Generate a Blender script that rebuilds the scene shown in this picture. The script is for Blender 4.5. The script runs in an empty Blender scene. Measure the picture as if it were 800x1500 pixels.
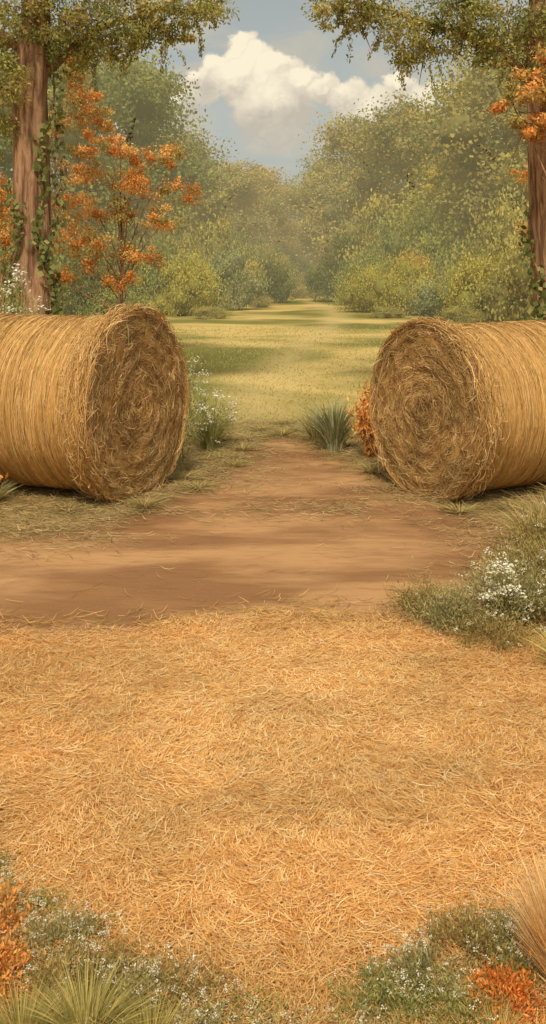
import bpy, math
import numpy as np
from mathutils import Vector
scene=bpy.context.scene
R0=np.random.default_rng(7)
# ---------------------------------------------------------------- noise
def vnoise(p,seed=0):
    p=np.asarray(p,float); i=np.floor(p).astype(np.int64); f=p-i; f=f*f*(3-2*f)
    def h(a,b,c):
        n=(a*374761393+b*668265263+c*2147483647+seed*144665)&0xffffffff
        n=((n^(n>>13))*1274126177)&0xffffffff
        n=((n^(n>>16))*2246822519)&0xffffffff
        return (n&0xffffff)/float(0xffffff)
    x,y,z=i[...,0],i[...,1],i[...,2]; fx,fy,fz=f[...,0],f[...,1],f[...,2]
    r=0
    for dx in(0,1):
        for dy in(0,1):
            for dz in(0,1):
                w=(fx if dx else 1-fx)*(fy if dy else 1-fy)*(fz if dz else 1-fz)
                r=r+w*h(x+dx,y+dy,z+dz)
    return r
def fbm(p,o=4,seed=0):
    p=np.asarray(p,float);r=0;a=.5;t=0
    for k in range(o):
        r=r+a*vnoise(p,seed+k);t+=a;p=p*2.03;a*=.5
    return r/t
def nrm(v): return v/(np.linalg.norm(v,axis=-1,keepdims=True)+1e-9)
def P3(x,y,z=0):
    x=np.asarray(x,float); return np.stack([x,np.broadcast_to(y,x.shape),np.broadcast_to(z,x.shape)],-1)
# ---------------------------------------------------------------- mesh
def mesh_data(name,V,F,C=None,mat=None,smooth=False,mi=None):
    V=np.asarray(V,np.float32).reshape(-1,3); F=np.asarray(F,np.int32)
    me=bpy.data.meshes.new(name); k=F.shape[1]
    me.vertices.add(len(V)); me.vertices.foreach_set('co',V.ravel())
    me.loops.add(F.size); me.loops.foreach_set('vertex_index',F.ravel())
    me.polygons.add(len(F)); me.polygons.foreach_set('loop_start',np.arange(0,F.size,k,dtype=np.int32))
    me.polygons.foreach_set('use_smooth',np.full(len(F),smooth,dtype=bool))
    me.update(calc_edges=True)
    if C is not None:
        a=me.color_attributes.new('Col','FLOAT_COLOR','POINT')
        C=np.asarray(C,np.float32)
        if C.shape[1]==3: C=np.concatenate([C,np.ones((len(C),1),np.float32)],1)
        a.data.foreach_set('color',C.ravel())
    if isinstance(mat,(list,tuple)):
        for m in mat: me.materials.append(m)
        me.polygons.foreach_set('material_index',np.asarray(mi,np.int32))
    elif mat: me.materials.append(mat)
    return me
def add(name,me,loc=(0,0,0),rz=0,scale=(1,1,1),parent=None,color=(1,1,1,1),label=None,cat=None,kind=None,group=None):
    o=bpy.data.objects.new(name,me); scene.collection.objects.link(o)
    o.location=loc; o.rotation_euler=(0,0,rz); o.scale=scale; o.color=color
    if parent: o.parent=parent
    if label:o['label']=label
    if cat:o['category']=cat
    if kind:o['kind']=kind
    if group:o['group']=group
    return o
class Acc:
    def __init__(s): s.V=[];s.F=[];s.C=[];s.n=0
    def put(s,V,F,C):
        V=np.asarray(V).reshape(-1,3); C=np.asarray(C,float)
        if C.ndim==1: C=np.tile(C,(len(V),1))
        s.V.append(V);s.F.append(np.asarray(F)+s.n);s.C.append(C);s.n+=len(V)
    def mesh(s,name,mat,smooth=False):
        return mesh_data(name,np.concatenate(s.V),np.concatenate(s.F),np.concatenate(s.C),mat,smooth)
def ribbons(P,side,w,taper,C):
    N,K,_=P.shape
    if side.ndim==2: side=side[:,None,:]
    off=nrm(side)*(np.asarray(w).reshape(-1,1,1)*np.asarray(taper).reshape(1,K,1)*.5)
    V=np.stack([P-off,P+off],2)
    b=(np.arange(N)*K*2)[:,None]+np.arange(K-1)[None,:]*2
    F=np.stack([b,b+1,b+3,b+2],-1).reshape(-1,4)
    C=np.asarray(C,float)
    if C.ndim==1: C=np.tile(C,(N,1))
    return V.reshape(-1,3),F,np.repeat(C,K*2,0)
def leafq(c,d,nr,s,asp,C):
    N=len(c); d=nrm(d); sd=nrm(np.cross(d,nr)); s=np.asarray(s).reshape(-1,1)
    V=np.stack([c-d*s*.5,c+sd*s*asp*.5,c+d*s*.5,c-sd*s*asp*.5],1)
    F=(np.arange(N)*4)[:,None]+np.arange(4)[None,:]
    return V.reshape(-1,3),F,np.repeat(C,4,0)
def tube(P,r,M=10,flute=0,seed=0,C=(1,1,1)):
    P=np.asarray(P,float);K=len(P); T=nrm(np.gradient(P,axis=0))
    ref=np.array([0.13,.99,0.02]) if abs(T[0,1])<.8 else np.array([1.,0,0])
    A=nrm(np.cross(T,ref));B=np.cross(T,A)
    th=np.linspace(0,2*np.pi,M,endpoint=False)
    rr=np.asarray(r,float)[:,None]*np.ones(M)[None]
    if flute:
        q=np.stack([np.cos(th)[None]*4+0*rr,np.sin(th)[None]*4+0*rr,P[:,2:3]*.7+0*rr],-1)
        rr=rr*(1+flute*(fbm(q,3,seed)-.5)*2)
    V=P[:,None]+rr[...,None]*(np.cos(th)[None,:,None]*A[:,None]+np.sin(th)[None,:,None]*B[:,None])
    i=np.arange(K-1)[:,None]*M;j=np.arange(M)[None];j2=(j+1)%M
    F=np.stack([i+j,i+j2,i+M+j2,i+M+j],-1).reshape(-1,4)
    return V.reshape(-1,3),F,np.tile(np.asarray(C,float),(K*M,1))
# ---------------------------------------------------------------- materials
def newmat(name):
    m=bpy.data.materials.new(name);m.use_nodes=True;nt=m.node_tree;nt.nodes.clear()
    out=nt.nodes.new('ShaderNodeOutputMaterial');return m,nt,out
def N(nt,t,**k):
    n=nt.nodes.new(t)
    for a,b in k.items(): setattr(n,a,b)
    return n
def mix(nt,fac,a,b,mode='MIX'):
    n=N(nt,'ShaderNodeMix',data_type='RGBA',blend_type=mode)
    for s,v in((n.inputs[0],fac),(n.inputs[6],a),(n.inputs[7],b)):
        if isinstance(v,bpy.types.NodeSocket): nt.links.new(v,s)
        elif isinstance(v,(int,float)): s.default_value=v
        else: s.default_value=(*v,1) if len(v)==3 else v
    return n.outputs[2]
def math_(nt,op,a,b=0,c=None,clamp=False):
    n=N(nt,'ShaderNodeMath',operation=op);n.use_clamp=clamp
    for s,v in zip(n.inputs,(a,b,c)):
        if v is None: continue
        if isinstance(v,bpy.types.NodeSocket): nt.links.new(v,s)
        else: s.default_value=v
    return n.outputs[0]
def noise(nt,vec,scale,detail=4,rough=.55,dist=0):
    n=N(nt,'ShaderNodeTexNoise');n.inputs['Scale'].default_value=scale;n.inputs['Detail'].default_value=detail
    n.inputs['Roughness'].default_value=rough;n.inputs['Distortion'].default_value=dist
    if vec is not None: nt.links.new(vec,n.inputs['Vector'])
    return n.outputs[0]
def mapping(nt,vec,scale=(1,1,1),loc=(0,0,0)):
    n=N(nt,'ShaderNodeMapping');n.inputs['Scale'].default_value=scale;n.inputs['Location'].default_value=loc
    nt.links.new(vec,n.inputs['Vector']);return n.outputs[0]
def mr(nt,v,a,b,c=0,d=1,smooth=True):
    n=N(nt,'ShaderNodeMapRange');n.interpolation_type='SMOOTHSTEP' if smooth else 'LINEAR'
    nt.links.new(v,n.inputs[0])
    for i,x in zip((1,2,3,4),(a,b,c,d)): n.inputs[i].default_value=x
    return n.outputs[0]
def bump(nt,h,st=.4,dist=.02):
    n=N(nt,'ShaderNodeBump');n.inputs['Strength'].default_value=st;n.inputs['Distance'].default_value=dist
    nt.links.new(h,n.inputs['Height']);return n.outputs[0]
def leaf_mat(name,trans=.25,rough=.6,spec=.15,haze=False):
    m,nt,out=newmat(name)
    a=N(nt,'ShaderNodeAttribute',attribute_name='Col');oi=N(nt,'ShaderNodeObjectInfo')
    c=mix(nt,1,a.outputs[0],oi.outputs['Color'],'MULTIPLY')
    if spec>0:
        p=N(nt,'ShaderNodeBsdfPrincipled');p.inputs['Roughness'].default_value=rough
        p.inputs['Specular IOR Level'].default_value=spec;nt.links.new(c,p.inputs['Base Color'])
    else:
        p=N(nt,'ShaderNodeBsdfDiffuse');nt.links.new(c,p.inputs[0])
    res=p.outputs[0]
    if trans>0:
        t=N(nt,'ShaderNodeBsdfTranslucent');nt.links.new(c,t.inputs[0])
        ms=N(nt,'ShaderNodeMixShader');ms.inputs[0].default_value=trans
        nt.links.new(p.outputs[0],ms.inputs[1]);nt.links.new(t.outputs[0],ms.inputs[2]);res=ms.outputs[0]
    if haze: # emission stands in for distance haze, painted stronger down the meadow
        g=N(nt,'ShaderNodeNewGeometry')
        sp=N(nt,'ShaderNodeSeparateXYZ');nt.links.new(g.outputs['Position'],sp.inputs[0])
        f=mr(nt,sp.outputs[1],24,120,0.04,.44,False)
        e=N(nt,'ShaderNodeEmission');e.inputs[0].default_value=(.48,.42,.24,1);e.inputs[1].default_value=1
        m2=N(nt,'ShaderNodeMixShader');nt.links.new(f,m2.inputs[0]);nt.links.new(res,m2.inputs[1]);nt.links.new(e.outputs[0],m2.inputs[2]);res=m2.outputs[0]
    nt.links.new(res,out.inputs[0])
    return m
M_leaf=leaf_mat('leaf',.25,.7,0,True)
M_near=leaf_mat('near_leaf',.3,.6,.1)
M_fine=leaf_mat('fine_leaf',.25,.65,.1)
M_straw=leaf_mat('straw',0,.6,.15)
M_petal=leaf_mat('petal',.2,.6,0)
def bark_mat():
    m,nt,out=newmat('bark');g=N(nt,'ShaderNodeNewGeometry')
    v=mapping(nt,g.outputs['Position'],(14,14,1.6))
    n1=noise(nt,v,1,6,.65,.6);n2=noise(nt,g.outputs['Position'],1.5,3)
    c=mix(nt,mr(nt,n1,.35,.62),(.15,.072,.036),(.50,.28,.16))
    c=mix(nt,mr(nt,n2,.45,.75,0,.45),c,(.27,.20,.10))
    p=N(nt,'ShaderNodeBsdfPrincipled');p.inputs['Roughness'].default_value=.9;p.inputs['Specular IOR Level'].default_value=.1
    nt.links.new(c,p.inputs['Base Color']);nt.links.new(bump(nt,n1,.9,.05),p.inputs['Normal']);nt.links.new(p.outputs[0],out.inputs[0]);return m
M_bark=bark_mat()
# ---------------------------------------------------------------- ground
def ground_mat():
    m,nt,out=newmat('meadow_ground');g=N(nt,'ShaderNodeNewGeometry');pos=g.outputs['Position']
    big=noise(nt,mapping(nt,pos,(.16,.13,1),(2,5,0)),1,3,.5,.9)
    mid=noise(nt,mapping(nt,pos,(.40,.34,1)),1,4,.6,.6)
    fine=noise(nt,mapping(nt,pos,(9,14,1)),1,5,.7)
    c=mix(nt,mr(nt,big,.38,.60),(.22,.21,.06),(.70,.51,.19))  # pale sunlit bands painted into the meadow colour
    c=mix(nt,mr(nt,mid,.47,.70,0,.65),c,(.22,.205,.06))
    sp=N(nt,'ShaderNodeSeparateXYZ');nt.links.new(pos,sp.inputs[0])
    yv=sp.outputs[1]
    xc=math_(nt,'ADD',math_(nt,'MULTIPLY',yv,.043),math_(nt,'MULTIPLY',math_(nt,'SINE',math_(nt,'MULTIPLY',yv,.11)),-.8))
    tr=math_(nt,'ABSOLUTE',math_(nt,'SUBTRACT',sp.outputs[0],xc))
    trm=math_(nt,'MULTIPLY',mr(nt,math_(nt,'ADD',tr,math_(nt,'MULTIPLY',mid,1.3)),.6,1.6,1,0),.5)
    c=mix(nt,trm,c,(.72,.53,.24))
    near=mr(nt,math_(nt,'ADD',yv,math_(nt,'MULTIPLY',mid,5)),11.5,15.5,1,0)
    nc=mix(nt,mr(nt,fine,.3,.7),(.26,.165,.065),(.50,.33,.135))
    nc=mix(nt,mr(nt,mid,.5,.7,0,.5),nc,(.29,.23,.085))
    c=mix(nt,near,c,nc)
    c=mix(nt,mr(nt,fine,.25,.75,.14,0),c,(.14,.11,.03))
    p=N(nt,'ShaderNodeBsdfPrincipled');p.inputs['Roughness'].default_value=.95;p.inputs['Specular IOR Level'].default_value=.05
    nt.links.new(c,p.inputs['Base Color']);nt.links.new(bump(nt,fine,.35,.03),p.inputs['Normal']);nt.links.new(p.outputs[0],out.inputs[0]);return m
def sheet_mat(name,builder,lo,hi,nsc=3.5,amp=.35,alpha=True):
    m,nt,out=newmat(name);g=N(nt,'ShaderNodeNewGeometry');pos=g.outputs['Position']
    c,h,st,di=builder(nt,pos)
    p=N(nt,'ShaderNodeBsdfPrincipled');p.inputs['Roughness'].default_value=.92;p.inputs['Specular IOR Level'].default_value=.08
    nt.links.new(c,p.inputs['Base Color']);nt.links.new(bump(nt,h,st,di),p.inputs['Normal'])
    if not alpha: nt.links.new(p.outputs[0],out.inputs[0]);return m
    a=N(nt,'ShaderNodeAttribute',attribute_name='Col')
    sp=N(nt,'ShaderNodeSeparateColor');nt.links.new(a.outputs[0],sp.inputs[0])
    e=math_(nt,'ADD',sp.outputs[0],math_(nt,'MULTIPLY',math_(nt,'SUBTRACT',noise(nt,mapping(nt,pos,(1,1.6,1)),nsc,6,.68),.5),amp*2))
    al=mr(nt,e,lo,hi)
    t=N(nt,'ShaderNodeBsdfTransparent');ms=N(nt,'ShaderNodeMixShader');nt.links.new(al,ms.inputs[0])
    nt.links.new(t.outputs[0],ms.inputs[1]);nt.links.new(p.outputs[0],ms.inputs[2]);nt.links.new(ms.outputs[0],out.inputs[0]);return m
def dirt_b(nt,pos):
    n1=noise(nt,mapping(nt,pos,(.6,1.5,1)),1,4,.55,.3);n2=noise(nt,mapping(nt,pos,(4,14,1)),1,6,.65,.5);n3=noise(nt,pos,60,3,.6)
    c=mix(nt,mr(nt,n1,.38,.62),(.31,.155,.068),(.55,.305,.14))
    c=mix(nt,mr(nt,n2,.46,.76,0,.5),c,(.25,.125,.052))
    c=mix(nt,mr(nt,n3,.55,.8,0,.25),c,(.60,.37,.18))
    h=math_(nt,'ADD',n2,math_(nt,'MULTIPLY',n3,.25));return c,h,.5,.02
def strawb_b(nt,pos):
    n1=noise(nt,mapping(nt,pos,(1.6,2.2,1)),1,3,.55,.3);n2=noise(nt,pos,70,5,.7,1.0)
    c=mix(nt,mr(nt,n1,.35,.65),(.62,.30,.095),(.80,.45,.16))
    c=mix(nt,mr(nt,n2,.35,.7,.5,0),c,(.46,.20,.06))
    return c,n2,.5,.015
XB=600
gx=np.concatenate([-np.geomspace(XB,10,12),np.linspace(-8,8,17),np.geomspace(10,XB,12)])
gy=np.concatenate([[-200,-60,-20],np.linspace(-6,40,24),np.geomspace(46,900,14)])
X,Y=np.meshgrid(gx,gy);V=np.stack([X,Y,0*X],-1)
def gridF(a,b):
    i=np.arange(a-1)[:,None]*b;j=np.arange(b-1)[None];return np.stack([i+j,i+j+1,i+b+j+1,i+b+j],-1).reshape(-1,4)
add('ground',mesh_data('ground',V,gridF(len(gy),len(gx)),None,ground_mat(),True),label='yellow-green mown meadow ground with sunlit patches painted in',cat='ground',kind='structure')
poly=np.array([(-6,4.3),(-6,6.9),(-2.6,6.75),(-1.74,6.7),(-1.18,7.1),(-.85,7.6),(-.66,8.7),(-.50,9.6),(-.38,10.4),(-.2,11.4),(.35,11.4),(.6,10.4),(.78,9.7),(.98,8.7),(1.2,7.8),(1.65,7.0),(1.62,6.1),(1.2,5.5),(1.5,4.3)])
def sdist(x,y):
    p=np.stack([x,y],-1);d=np.full(x.shape,1e9);ins=np.zeros(x.shape,bool)
    for k in range(len(poly)):
        a=poly[k];b=poly[(k+1)%len(poly)];ab=b-a
        t=np.clip(((p-a)@ab)/(ab@ab),0,1);q=a+t[...,None]*ab
        d=np.minimum(d,np.linalg.norm(p-q,axis=-1))
        c=((a[1]>y)!=(b[1]>y))&(x<(b[0]-a[0])*(y-a[1])/(b[1]-a[1]+1e-12)+a[0]);ins^=c
    return np.where(ins,d,-d)
gx=np.arange(-6.5,2.6,.07);gy=np.arange(3.9,12.2,.07);X,Y=np.meshgrid(gx,gy);D=sdist(X,Y)
De=D-np.clip(Y-8.0,0,9)*.085
Z=.006+.012*fbm(np.stack([X*1.2,Y*1.8,0*X],-1),3,4)
C=np.stack([De,De,De],-1).reshape(-1,3)
F=gridF(len(gy),len(gx));dm=De.reshape(-1)[F];keep=(dm.max(1)>-.7);F=F[keep];mi=(dm[keep].min(1)<.85).astype(int)
add('dirt_path',mesh_data('dirt_path',np.stack([X,Y,Z],-1),F,C,[sheet_mat('dirt',dirt_b,0,0,alpha=False),sheet_mat('dirt_edge',dirt_b,-.2,.38,3,.6)],True,mi),label='bare reddish-brown trodden dirt path',cat='path',kind='structure')
def sedge(x,y):
    yb=5.12-.17*np.clip(np.abs(x-.0),0,9)**1.1+.10*np.sin(x*3.1+1)+.10*(fbm(P3(x*5,0*x,0.),2,71)-.5)
    return yb-y
def sh(x,y): return .022+.022*fbm(P3(x*2.2,y*2.2,1.),3,9)*np.clip(sedge(x,y)*2,0,1)
gx=np.arange(-5,5,.06);gy=np.arange(.2,5.9,.06);X,Y=np.meshgrid(gx,gy);D=sedge(X,Y)
Z=sh(X,Y);C=np.stack([D,D,D],-1).reshape(-1,3)
F=gridF(len(gy),len(gx));dm=D.reshape(-1)[F];keep=(dm.max(1)>-.4);F=F[keep];mi=(dm[keep].min(1)<.35).astype(int)
add('straw_ground',mesh_data('straw_ground',np.stack([X,Y,Z],-1),F,C,[sheet_mat('straw_bed',strawb_b,0,0,alpha=False),sheet_mat('straw_bed_edge',strawb_b,-.04,.12,5,.18)],True,mi),label='ground covered in loose golden straw',cat='ground',kind='structure')
# ---------------------------------------------------------------- loose straw
def flat_strands(x,y,z,L,w,ang,curl,C,rise=.25,K=4,rng=R0,ns=.5):
    n=len(x);t=np.linspace(-.5,.5,K)[None]
    a=ang[:,None]+curl[:,None]*t
    px=x[:,None]+np.cumsum(np.cos(a),1)*(L/K)[:,None];py=y[:,None]+np.cumsum(np.sin(a),1)*(L/K)[:,None]
    tilt=rng.normal(0,rise,n)
    pz=z[:,None]+np.abs(t*tilt[:,None]*L[:,None]*1.4)
    P=np.stack([px,py,pz],-1)
    side=np.stack([-np.sin(ang),np.cos(ang),rng.normal(0,ns,n)],-1)
    return ribbons(P,side,w,[.5]+[1]*(K-2)+[.4],C)
rng=np.random.default_rng(3)
n=210000
y=1.8+3.65*rng.random(n)**.8; x=(rng.random(n)-.5)*2*(y*.30+.25)
e=sedge(x,y);k=rng.random(n)<np.clip(.22+e*4,0.0,1);k&=e>-.18*rng.random(n)-.02;x,y,e=x[k],y[k],e[k];n=len(x)
ang=rng.random(n)*6.283+.0
fld=fbm(P3(x*2.4,y*2.4,0.),2,21)*10
ang=np.where(rng.random(n)<.45,fld+rng.normal(0,.5,n),ang)
tone=fbm(P3(x*3.0,y*4.0,5.),3,33)
cen=np.exp(-((x-.05)**2/.95+(y-3.95)**2/1.4))
edge=1-cen
pal=np.array([(1.0,.68,.29),(.94,.57,.21),(.82,.44,.13),(.60,.28,.08),(1.0,.84,.48)])
ci=rng.choice(5,n,p=[.34,.30,.2,.07,.09]);C=pal[ci]
b=(.78+.20*np.clip((tone-.32)*2.4,0,1)+.06*cen)
C=C*b[:,None]*(1-edge[:,None]*np.array([.03,.14,.24]))
z=sh(x,y)+rng.random(n)**1.5*.014
L=.045+.075*rng.random(n);w=.0013+.0013*rng.random(n)
A=Acc();A.put(*flat_strands(x,y,z,L,w,ang,rng.normal(0,.9,n),C,.12,4,rng,.25))
add('loose_straw',A.mesh('loose_straw',M_straw),label='thick layer of loose golden straw stalks',cat='straw',kind='stuff')
# scattered dry grass + straw beside the path and round the bales
n=130000
y=4.9+7.1*rng.random(n);x=(rng.random(n)-.5)*2*(y*.3+.6)
d=sdist(x,y)-np.clip(y-8.0,0,9)*.085;pn=fbm(P3(x*1.3,y*1.8,2.),3,50)
inn=np.clip(.75-d*1.0,0.0,1)*np.clip((pn-.33)*4,0,1)
strip=np.exp(-((y-7.45)/.30)**2)*.45*np.clip((pn-.3)*3,0,1)+np.exp(-((y-9.3)/.8)**2)*.35*np.clip((pn-.3)*3,0,1)
dens=np.where(d<0,1.0,np.maximum(inn,strip)+.006)
se=sedge(x,y)
dens=np.where((y<5.9)&(se<.1)&(se>-.4),np.maximum(dens,.45*np.clip(1+se*3,0,1)),dens)
k=rng.random(n)<dens;x,y,d,pn=x[k],y[k],d[k],pn[k];n=len(x)
pal=np.array([(.52,.36,.16),(.66,.46,.22),(.36,.27,.10),(.32,.28,.10),(.24,.16,.06)])
C=pal[rng.choice(5,n,p=[.32,.22,.22,.16,.08])]*(.65+.6*rng.random(n))[:,None]
C=np.where((y<5.6)[:,None],C*np.array([1.15,.9,.65]),C)
A=Acc();A.put(*flat_strands(x,y,.014+.02*rng.random(n)**2,.06+.13*rng.random(n),.0023+.0018*rng.random(n),rng.normal(0,.7,n),rng.normal(0,1.0,n),C,.14,4,rng,.3))
add('scattered_hay',A.mesh('scattered_hay',M_straw),label='scattered dry grass and hay beside the path',cat='straw',kind='stuff')
# meadow grass
n=34000
u=rng.random(n)**1.7;y=8.5*(34/8.5)**u;x=(rng.random(n)-.5)*2*(y*.24+.5)
d=sdist(x,y)-np.clip(y-8.0,0,9)*.085;k=d<-.05+.35*rng.random(n);x,y=x[k],y[k];n=len(x)
hh=(.010+.022*rng.random(n))*np.clip(.5+y/28,.5,1.3);t=np.linspace(0,1,3)
lean=rng.normal(0,1.0,(n,2))
P=np.stack([x[:,None]+lean[:,:1]*hh[:,None]*t**1.6,y[:,None]+lean[:,1:]*hh[:,None]*t**1.6,hh[:,None]*t[None]],-1)
big=fbm(P3(x*.3,y*.3,3.),2,61);pal=np.array([(.32,.29,.085),(.52,.41,.14)])
w0=np.clip((big-.32)*3.5,0,1)[:,None]
C=(pal[0]*(1-w0)+pal[1]*w0)*(.88+.24*rng.random(n))[:,None];C=np.where((y<11)[:,None],C*np.array([.95,.85,.85]),C)
A=Acc();A.put(*ribbons(P,P3(np.ones(n),rng.normal(0,.4,n),0),.005+.0004*y,[1,.7,.15],C))
add('meadow_grass',A.mesh('meadow_grass',M_straw),label='short yellow-green meadow grass',cat='grass',kind='stuff')
# ---------------------------------------------------------------- hay bales
def core_mat():
    m,nt,out=newmat('bale_core');g=N(nt,'ShaderNodeTexCoord');o=g.outputs['Object']
    n1=noise(nt,mapping(nt,o,(90,2.5,2.5)),1,5,.6,.4);n2=noise(nt,o,30,5,.7,1)
    c=mix(nt,mr(nt,n1,.35,.65),(.30,.165,.052),(.52,.31,.105));c=mix(nt,mr(nt,n2,.4,.75,.0,.5),c,(.22,.115,.036))
    p=N(nt,'ShaderNodeBsdfPrincipled');p.inputs['Roughness'].default_value=.9;p.inputs['Specular IOR Level'].default_value=.1
    nt.links.new(c,p.inputs['Base Color']);nt.links.new(bump(nt,math_(nt,'ADD',n1,n2),.6,.015),p.inputs['Normal']);nt.links.new(p.outputs[0],out.inputs[0]);return m
M_core=core_mat()
def bale(loc,ang,R,b,L,seed,label):
    rng=np.random.default_rng(seed);cz=R+b*.55
    root=add('hay_bale',None,loc,ang,label=label,cat='hay bale',group='round hay bales beside the path')
    def lathe(xs,rs,M=96,spiral=0):
        xs=np.array(xs);rs=np.array(rs);th=np.linspace(0,2*np.pi,M,endpoint=False)
        X=xs[:,None]+0*th[None];r=rs[:,None]+0*th[None]
        q=np.stack([X*2,np.cos(th)[None]*3*r,np.sin(th)[None]*3*r],-1)
        r=r*(1+.05*(fbm(q,3,seed)-.5));
        if spiral: X=X+.05*(fbm(np.stack([np.cos(th)[None]*r*7,np.sin(th)[None]*r*7,0*r],-1),3,seed)-.5)
        V=np.stack([X,np.cos(th)[None]*r,cz+np.sin(th)[None]*r],-1);V[...,2]=np.maximum(V[...,2],.004)
        K=len(xs);i=np.arange(K-1)[:,None]*M;j=np.arange(M)[None];j2=(j+1)%M
        return V,np.stack([i+j,i+j2,i+M+j2,i+M+j],-1).reshape(-1,4)
    prof_x=[-L,-L,-L,-L+.05]+list(np.linspace(-L+.12,-.3,12))+[-.22,-.15,-.09,-.04,.0]
    def rad(x):
        t=np.clip((x+.26)/.18,0,1);t=t*t*(3-2*t)
        return R+b*t
    prof_r=[.01,.4,R*.93,R*.985]+[R]*12+[rad(-.22),rad(-.15),rad(-.09),rad(-.04)*.99,rad(0)*.95]
    V1,F1=lathe(prof_x,[r-.010 for r in prof_r]);
    add('bale_core',mesh_data('bale_core',V1,F1,None,M_core,True),parent=root)
    n=32000;K=7
    xs=rng.random(n)**.95*-L;ph=rng.random(n)*2*np.pi;span=.25+.8*rng.random(n)
    t=np.linspace(-.5,.5,K)[None]
    th=ph[:,None]+span[:,None]*t
    XX=xs[:,None]+rng.normal(0,.010,n)[:,None]*t*2+.004*np.sin(th*5+xs[:,None]*40)
    frin=np.exp(xs/.10)
    XX=XX+frin[:,None]*rng.normal(0,.09,n)[:,None]*t*2
    XX=np.clip(XX,-L,.06)
    q=np.stack([XX*2,np.cos(th)*3*R,np.sin(th)*3*R],-1)
    rr=rad(XX)*(1+.05*(fbm(q,3,seed)-.5))-.007+(.008*rng.random(n))[:,None]
    rr=rr+(frin*rng.random(n)*.03)[:,None]
    P=np.stack([XX,np.cos(th)*rr,cz+np.sin(th)*rr],-1);P[...,2]=np.maximum(P[...,2],.008)
    grp=fbm(P3(xs*70,np.cos(ph)*1.5,np.sin(ph)*1.5),2,seed+5)
    pal=np.array([(.70,.41,.14),(.61,.345,.11),(.49,.26,.078),(.30,.15,.045),(.84,.56,.245)])
    C=pal[rng.choice(5,n,p=[.33,.31,.2,.08,.08])]*(.80+.34*np.clip((grp-.2)*1.6,0,1))[:,None]
    side=P3(np.ones(n),0,0)+rng.normal(0,.3,(n,3))
    A2=Acc();A2.put(*ribbons(P,side,.0027+.0022*rng.random(n),[.5]+[1]*(K-2)+[.5],C))
    add('wrapped_side',A2.mesh('wrapped_side',M_straw),parent=root)
    V2,F2=lathe([-.0,.02,.03,.035,.035,.03,.03,.025,.02,.015,.01,.0,-.01],[(R+b)*.95,(R+b)*.9,(R+b)*.83,.78*R,.68*R,.58*R,.48*R,.39*R,.3*R,.2*R,.12*R,.05*R,.004],96,1)
    add('end_core',mesh_data('end_core',V2,F2,None,M_core,True),parent=root)
    n=34000;K=6;RR=R+b
    r=RR*np.sqrt(rng.random(n))*.99;ph=rng.random(n)*2*np.pi
    Ls=.07+.26*rng.random(n)**1.3;dirn=rng.choice([-1,1],n)
    dev=rng.normal(0,.45,n)+np.where(rng.random(n)<.3,rng.normal(0,1.1,n),0)
    cy=np.cos(ph)*r;czz=np.sin(ph)*r
    a0=ph+np.pi/2*dirn+dev
    kap=dirn/np.maximum(r,.1)*.9+rng.normal(0,3.0,n)
    s=(np.linspace(-.5,.5,K)[None])*Ls[:,None]
    aa=a0[:,None]+kap[:,None]*s
    ds=(Ls/K)[:,None]
    py=cy[:,None]+np.cumsum(np.cos(aa)*ds,1)-np.cos(a0)[:,None]*Ls[:,None]*.5
    pz=czz[:,None]+np.cumsum(np.sin(aa)*ds,1)-np.sin(a0)[:,None]*Ls[:,None]*.5
    rad2=np.sqrt(py**2+pz**2)
    lim=RR*1.03;f=np.where(rad2>lim,lim/rad2,1);py*=f;pz*=f;rad2=np.minimum(rad2,lim)
    lump=.045*(fbm(P3(py*7,pz*7,1.),3,seed+2)-.5)
    px=.018+lump+.007*np.sin(rad2*52+np.arctan2(pz,py))+rng.random(n)[:,None]**2*.028+.05*rng.normal(0,.7,n)[:,None]*s*2
    px=np.where(rad2>RR*.9,px-.25*(rad2-RR*.9),px)
    P=np.stack([px,py,cz+pz],-1);P[...,2]=np.maximum(P[...,2],.008)
    g=fbm(P3(cy*6,czz*6,9.),3,seed+8)
    spr=.5+.5*np.sin(r*52+ph)
    pal=np.array([(.68,.43,.17),(.58,.345,.125),(.44,.25,.082),(.26,.14,.045),(.84,.60,.30)])
    C=pal[rng.choice(5,n,p=[.28,.28,.22,.10,.12])]*(.62+.48*np.clip((g-.25)*1.7,0,1)+.07*spr)[:,None]
    side=np.stack([rng.normal(0,.4,n),-np.sin(a0),np.cos(a0)],-1)
    A3=Acc();A3.put(*ribbons(P,side,.0026+.0022*rng.random(n),[.5]+[1]*(K-2)+[.4],C))
    n=2600;ph=rng.random(n)*2*np.pi;K=6;t=np.linspace(0,1,K)[None]
    r0=RR*(.93+.06*rng.random(n));tang=rng.normal(0,1.0,n);outw=rng.random(n)**1.5*.07+.005;Lf=.06+.14*rng.random(n)
    th=ph[:,None]+tang[:,None]*Lf[:,None]*t/RR*1.3
    rr=r0[:,None]+outw[:,None]*np.sin(t*np.pi*.8)
    px=rng.uniform(-.16,.04,n)[:,None]+rng.normal(.0,.06,n)[:,None]*t
    P=np.stack([px,np.cos(th)*rr,cz+np.sin(th)*rr],-1);P[...,2]=np.maximum(P[...,2],.01)
    C=pal[rng.choice(5,n,p=[.35,.2,.15,.05,.25])]
    A3.put(*ribbons(P,rng.normal(0,1,(n,3)),.003+.002*rng.random(n),[1,1,1,1,.8,.3],C))
    add('straw_end',A3.mesh('straw_end',M_straw),parent=root)
bale((-1.07,7.95,0),math.radians(-24),.685,.06,1.6,11,'large round golden hay bale with a frayed coiled end')
bale((1.19,7.93,0),math.radians(209),.665,.02,1.25,23,'round hay bale with a neat rolled side and tangled end')
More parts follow.
